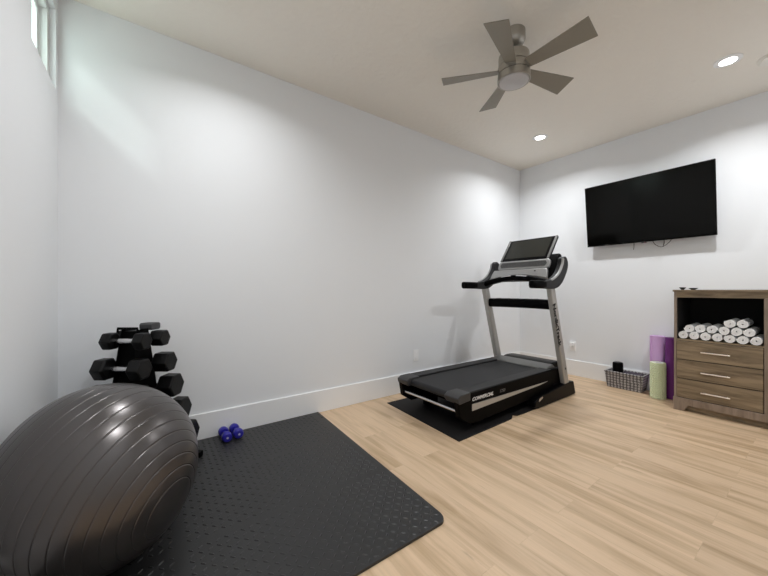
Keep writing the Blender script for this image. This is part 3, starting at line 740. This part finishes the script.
# ------------------------------------------------------------------ dumbbell rack and hex dumbbells
RL = -PI / 2 + HEAD            # local x = camera-right, local y = away
cx, cy = math.sin(HEAD), -math.cos(HEAD)
def rk(lx, ly, z=0):
    lat, t = lx - 1.472, ly + 1.915
    return (t * math.cos(HEAD) + lat * math.sin(HEAD), t * math.sin(HEAD) - lat * math.cos(HEAD), z)
MT = .0153
rack = thing('dumbbell_rack', 'black steel A-frame dumbbell rack standing on the mat behind the exercise ball', 'dumbbell rack', rk(0, 0, 0), RL)
ZT = [.808, .656, .502, .345, .185]
LY = [.066, .097, .128, .150, .172]
R_ = [.046, .056, .065, .067, .069]
HL = [.137, .154, .172, .182, .190]
SH = [0, 0, 0, .026, .056]
def lyz(z): return .040 + .165 * (.87 - z)
for sx in (-.052, .046):
    bm = bmesh.new(); pr = [(-lyz(.03) - .0, MT)]
    left = [(-.200, MT)]
    pts = [(-.200, MT)]
    for k in range(4, -1, -1):
        z = ZT[k]; e = LY[k] - .014
        pts += [(-(e + .004), z - .030), (-(LY[k] + .020), z - .020), (-(LY[k] + .022), z + .002), (-(LY[k] + .0165), z + .002), (-(LY[k] + .012), z - .0155), (-(LY[k] - .017), z - .0155), (-(LY[k] - .022), z + .03)]
    pts += [(-.035, .87), (.035, .87)]
    full = pts + [(-p[0], p[1]) for p in reversed(pts[:-2])]
    prism(bm, full, sx, sx + .006, 'yz'); obj('side_plate', bm, rackm, rack)
bm = bmesh.new(); prism(bm, [(-.14, .05), (-.028, .86), (.028, .86), (.14, .05)], -.046, .046, 'yz'); obj('centre_web', bm, rackm, rack)
bm = bmesh.new(); sweep(bm, [(-.085, -.02, .845), (-.085, -.02, .874), (.03, -.02, .874), (.03, -.02, .845)], .016, .010, up=(0, 1, 0), n=4); obj('carry_handle', bm, rackm, rack)
for (ly, a, b) in ((-.195, -.24, .24), (.195, -.125, .285)):
    bm = bmesh.new(); box(bm, a, b, ly - .02, ly + .02, MT, MT + .035); obj('base_foot', bm, rackm, rack, bevel=.004)

def hexhead(bm, x0, x1, r):
    """hexagonal head, flat on top; r = half of the flat-to-flat height"""
    R = r / math.cos(PI / 6); prof = [(x0, .86), (x0 + .010 * (1 if x1 > x0 else -1), 1.0), (x1 - .008 * (1 if x1 > x0 else -1), 1.0), (x1, .90)]
    rings = [[bm.verts.new((x, R * k * math.cos(PI / 3 * i), R * k * math.sin(PI / 3 * i))) for i in range(6)] for (x, k) in prof]
    for A, B in zip(rings, rings[1:]):
        for i in range(6): bm.faces.new((A[i], A[(i + 1) % 6], B[(i + 1) % 6], B[i]))
    bm.faces.new(rings[0]); bm.faces.new(rings[-1][::-1])
def hexbell(k, side, label):
    t = thing('hex_dumbbell', label, 'dumbbell', rk(0, side * LY[k], ZT[k]), RL, 'black hex dumbbells on the rack')
    L, r = HL[k], R_[k]; L = L if side > 0 else (.119, .133, .150, .17, .18)[k]; ir = il = max(.062, L - .095); l = L
    if side > 0 and k > 2: L = (.208, .246)[k - 3]; ir = L - .086; il = .062; l = .146
    for (x0, x1) in ((-il, -l), (ir, L)):
        bm = bmesh.new(); hexhead(bm, x0, x1, r); obj('hex_head', bm, iron_m, t, bevel=.004)
    bm = bmesh.new(); n = 16
    lathe(bm, [(.0125 + (.0035 if ir == il else .0008) * math.sin(PI * i / n) ** 2 + (.0015 if i in (3, 13) else 0), -il + (il + ir) * i / n) for i in range(n + 1)], (0, 0, 0), 'x', 20)
    obj('grip', bm, chrome_m, t, smooth=True); return t
tiers = ['top tier', 'second tier', 'third tier', 'fourth tier', 'lowest tier']
for k in range(5):
    hexbell(k, -1, 'black hex dumbbell with steel grip on the rack, %s facing the camera' % tiers[k])
    hexbell(k, 1, 'black hex dumbbell on the %s of the rack, wall side' % tiers[k])
bm = bmesh.new(); lathe(bm, [(.001, 0), (.0, 0)], seg=3, cap=False) if False else None
prism(bm, [(-.040, .008), (-.030, 0), (.030, 0), (.040, .008), (.040, .034), (.030, .042), (-.030, .042), (-.040, .034)], -.038, .038, 'yz')
o = obj('ankle_weight', bm, mat('charcoal_nylon', (.06, .06, .062), .6, bump=(150, .3, .001)), bevel=.004); o.location = rk(.028, .085, .857); o.rotation_euler = (0, 0, RL)
tag(o, 'small charcoal block shaped weight lying on top of the dumbbell rack', 'weight')

# ------------------------------------------------------------------ exercise ball
def ball():
    R, K = .3285, 1.065; cx_, cy_ = -.1485, 1.709
    bm = bmesh.new(); nl, ns = 760, 100
    v = Vector((math.cos(HEAD), math.sin(HEAD), 0)); r = Vector((math.sin(HEAD), -math.cos(HEAD), 0)); z = Vector((0, 0, 1))
    ax = Vector((.676, -.669, -.310)).normalized(); u = ax.cross(z).normalized(); w = ax.cross(u)
    step = math.radians(7.4); rings = []
    for j in range(1, nl):
        th = PI * j / nl; d = abs((th / step - .446 + .5) % 1 - .5) * step * R          # distance to nearest groove
        g = -.0022 * math.exp(-(d / .0014) ** 2)
        if th < .22 or th > PI - .22: g = 0
        rr = R + g; ring = []
        for i in range(ns):
            a = 2 * PI * i / ns
            p = (ax * math.cos(th) + (u * math.cos(a) + w * math.sin(a)) * math.sin(th)) * rr
            ring.append(bm.verts.new((p.x, p.y, p.z * K)))
        rings.append(ring)
    for A, B in zip(rings, rings[1:]):
        for i in range(ns): bm.faces.new((A[i], A[(i + 1) % ns], B[(i + 1) % ns], B[i]))
    bm.faces.new(rings[0]); bm.faces.new(rings[-1][::-1])
    o = obj('exercise_ball', bm, pearl_m)
    for p in o.data.polygons: p.use_smooth = True
    o.location = (cx_, cy_, R * K + .0155)
    # blunt contact with the wall beside it
    lim = XL + .002
    for vt in o.data.vertices:
        if vt.co.x + cx_ < lim: vt.co.x = lim - cx_
    tag(o, 'large shiny dark grey inflated exercise ball on the black mat', 'exercise ball')
ball()
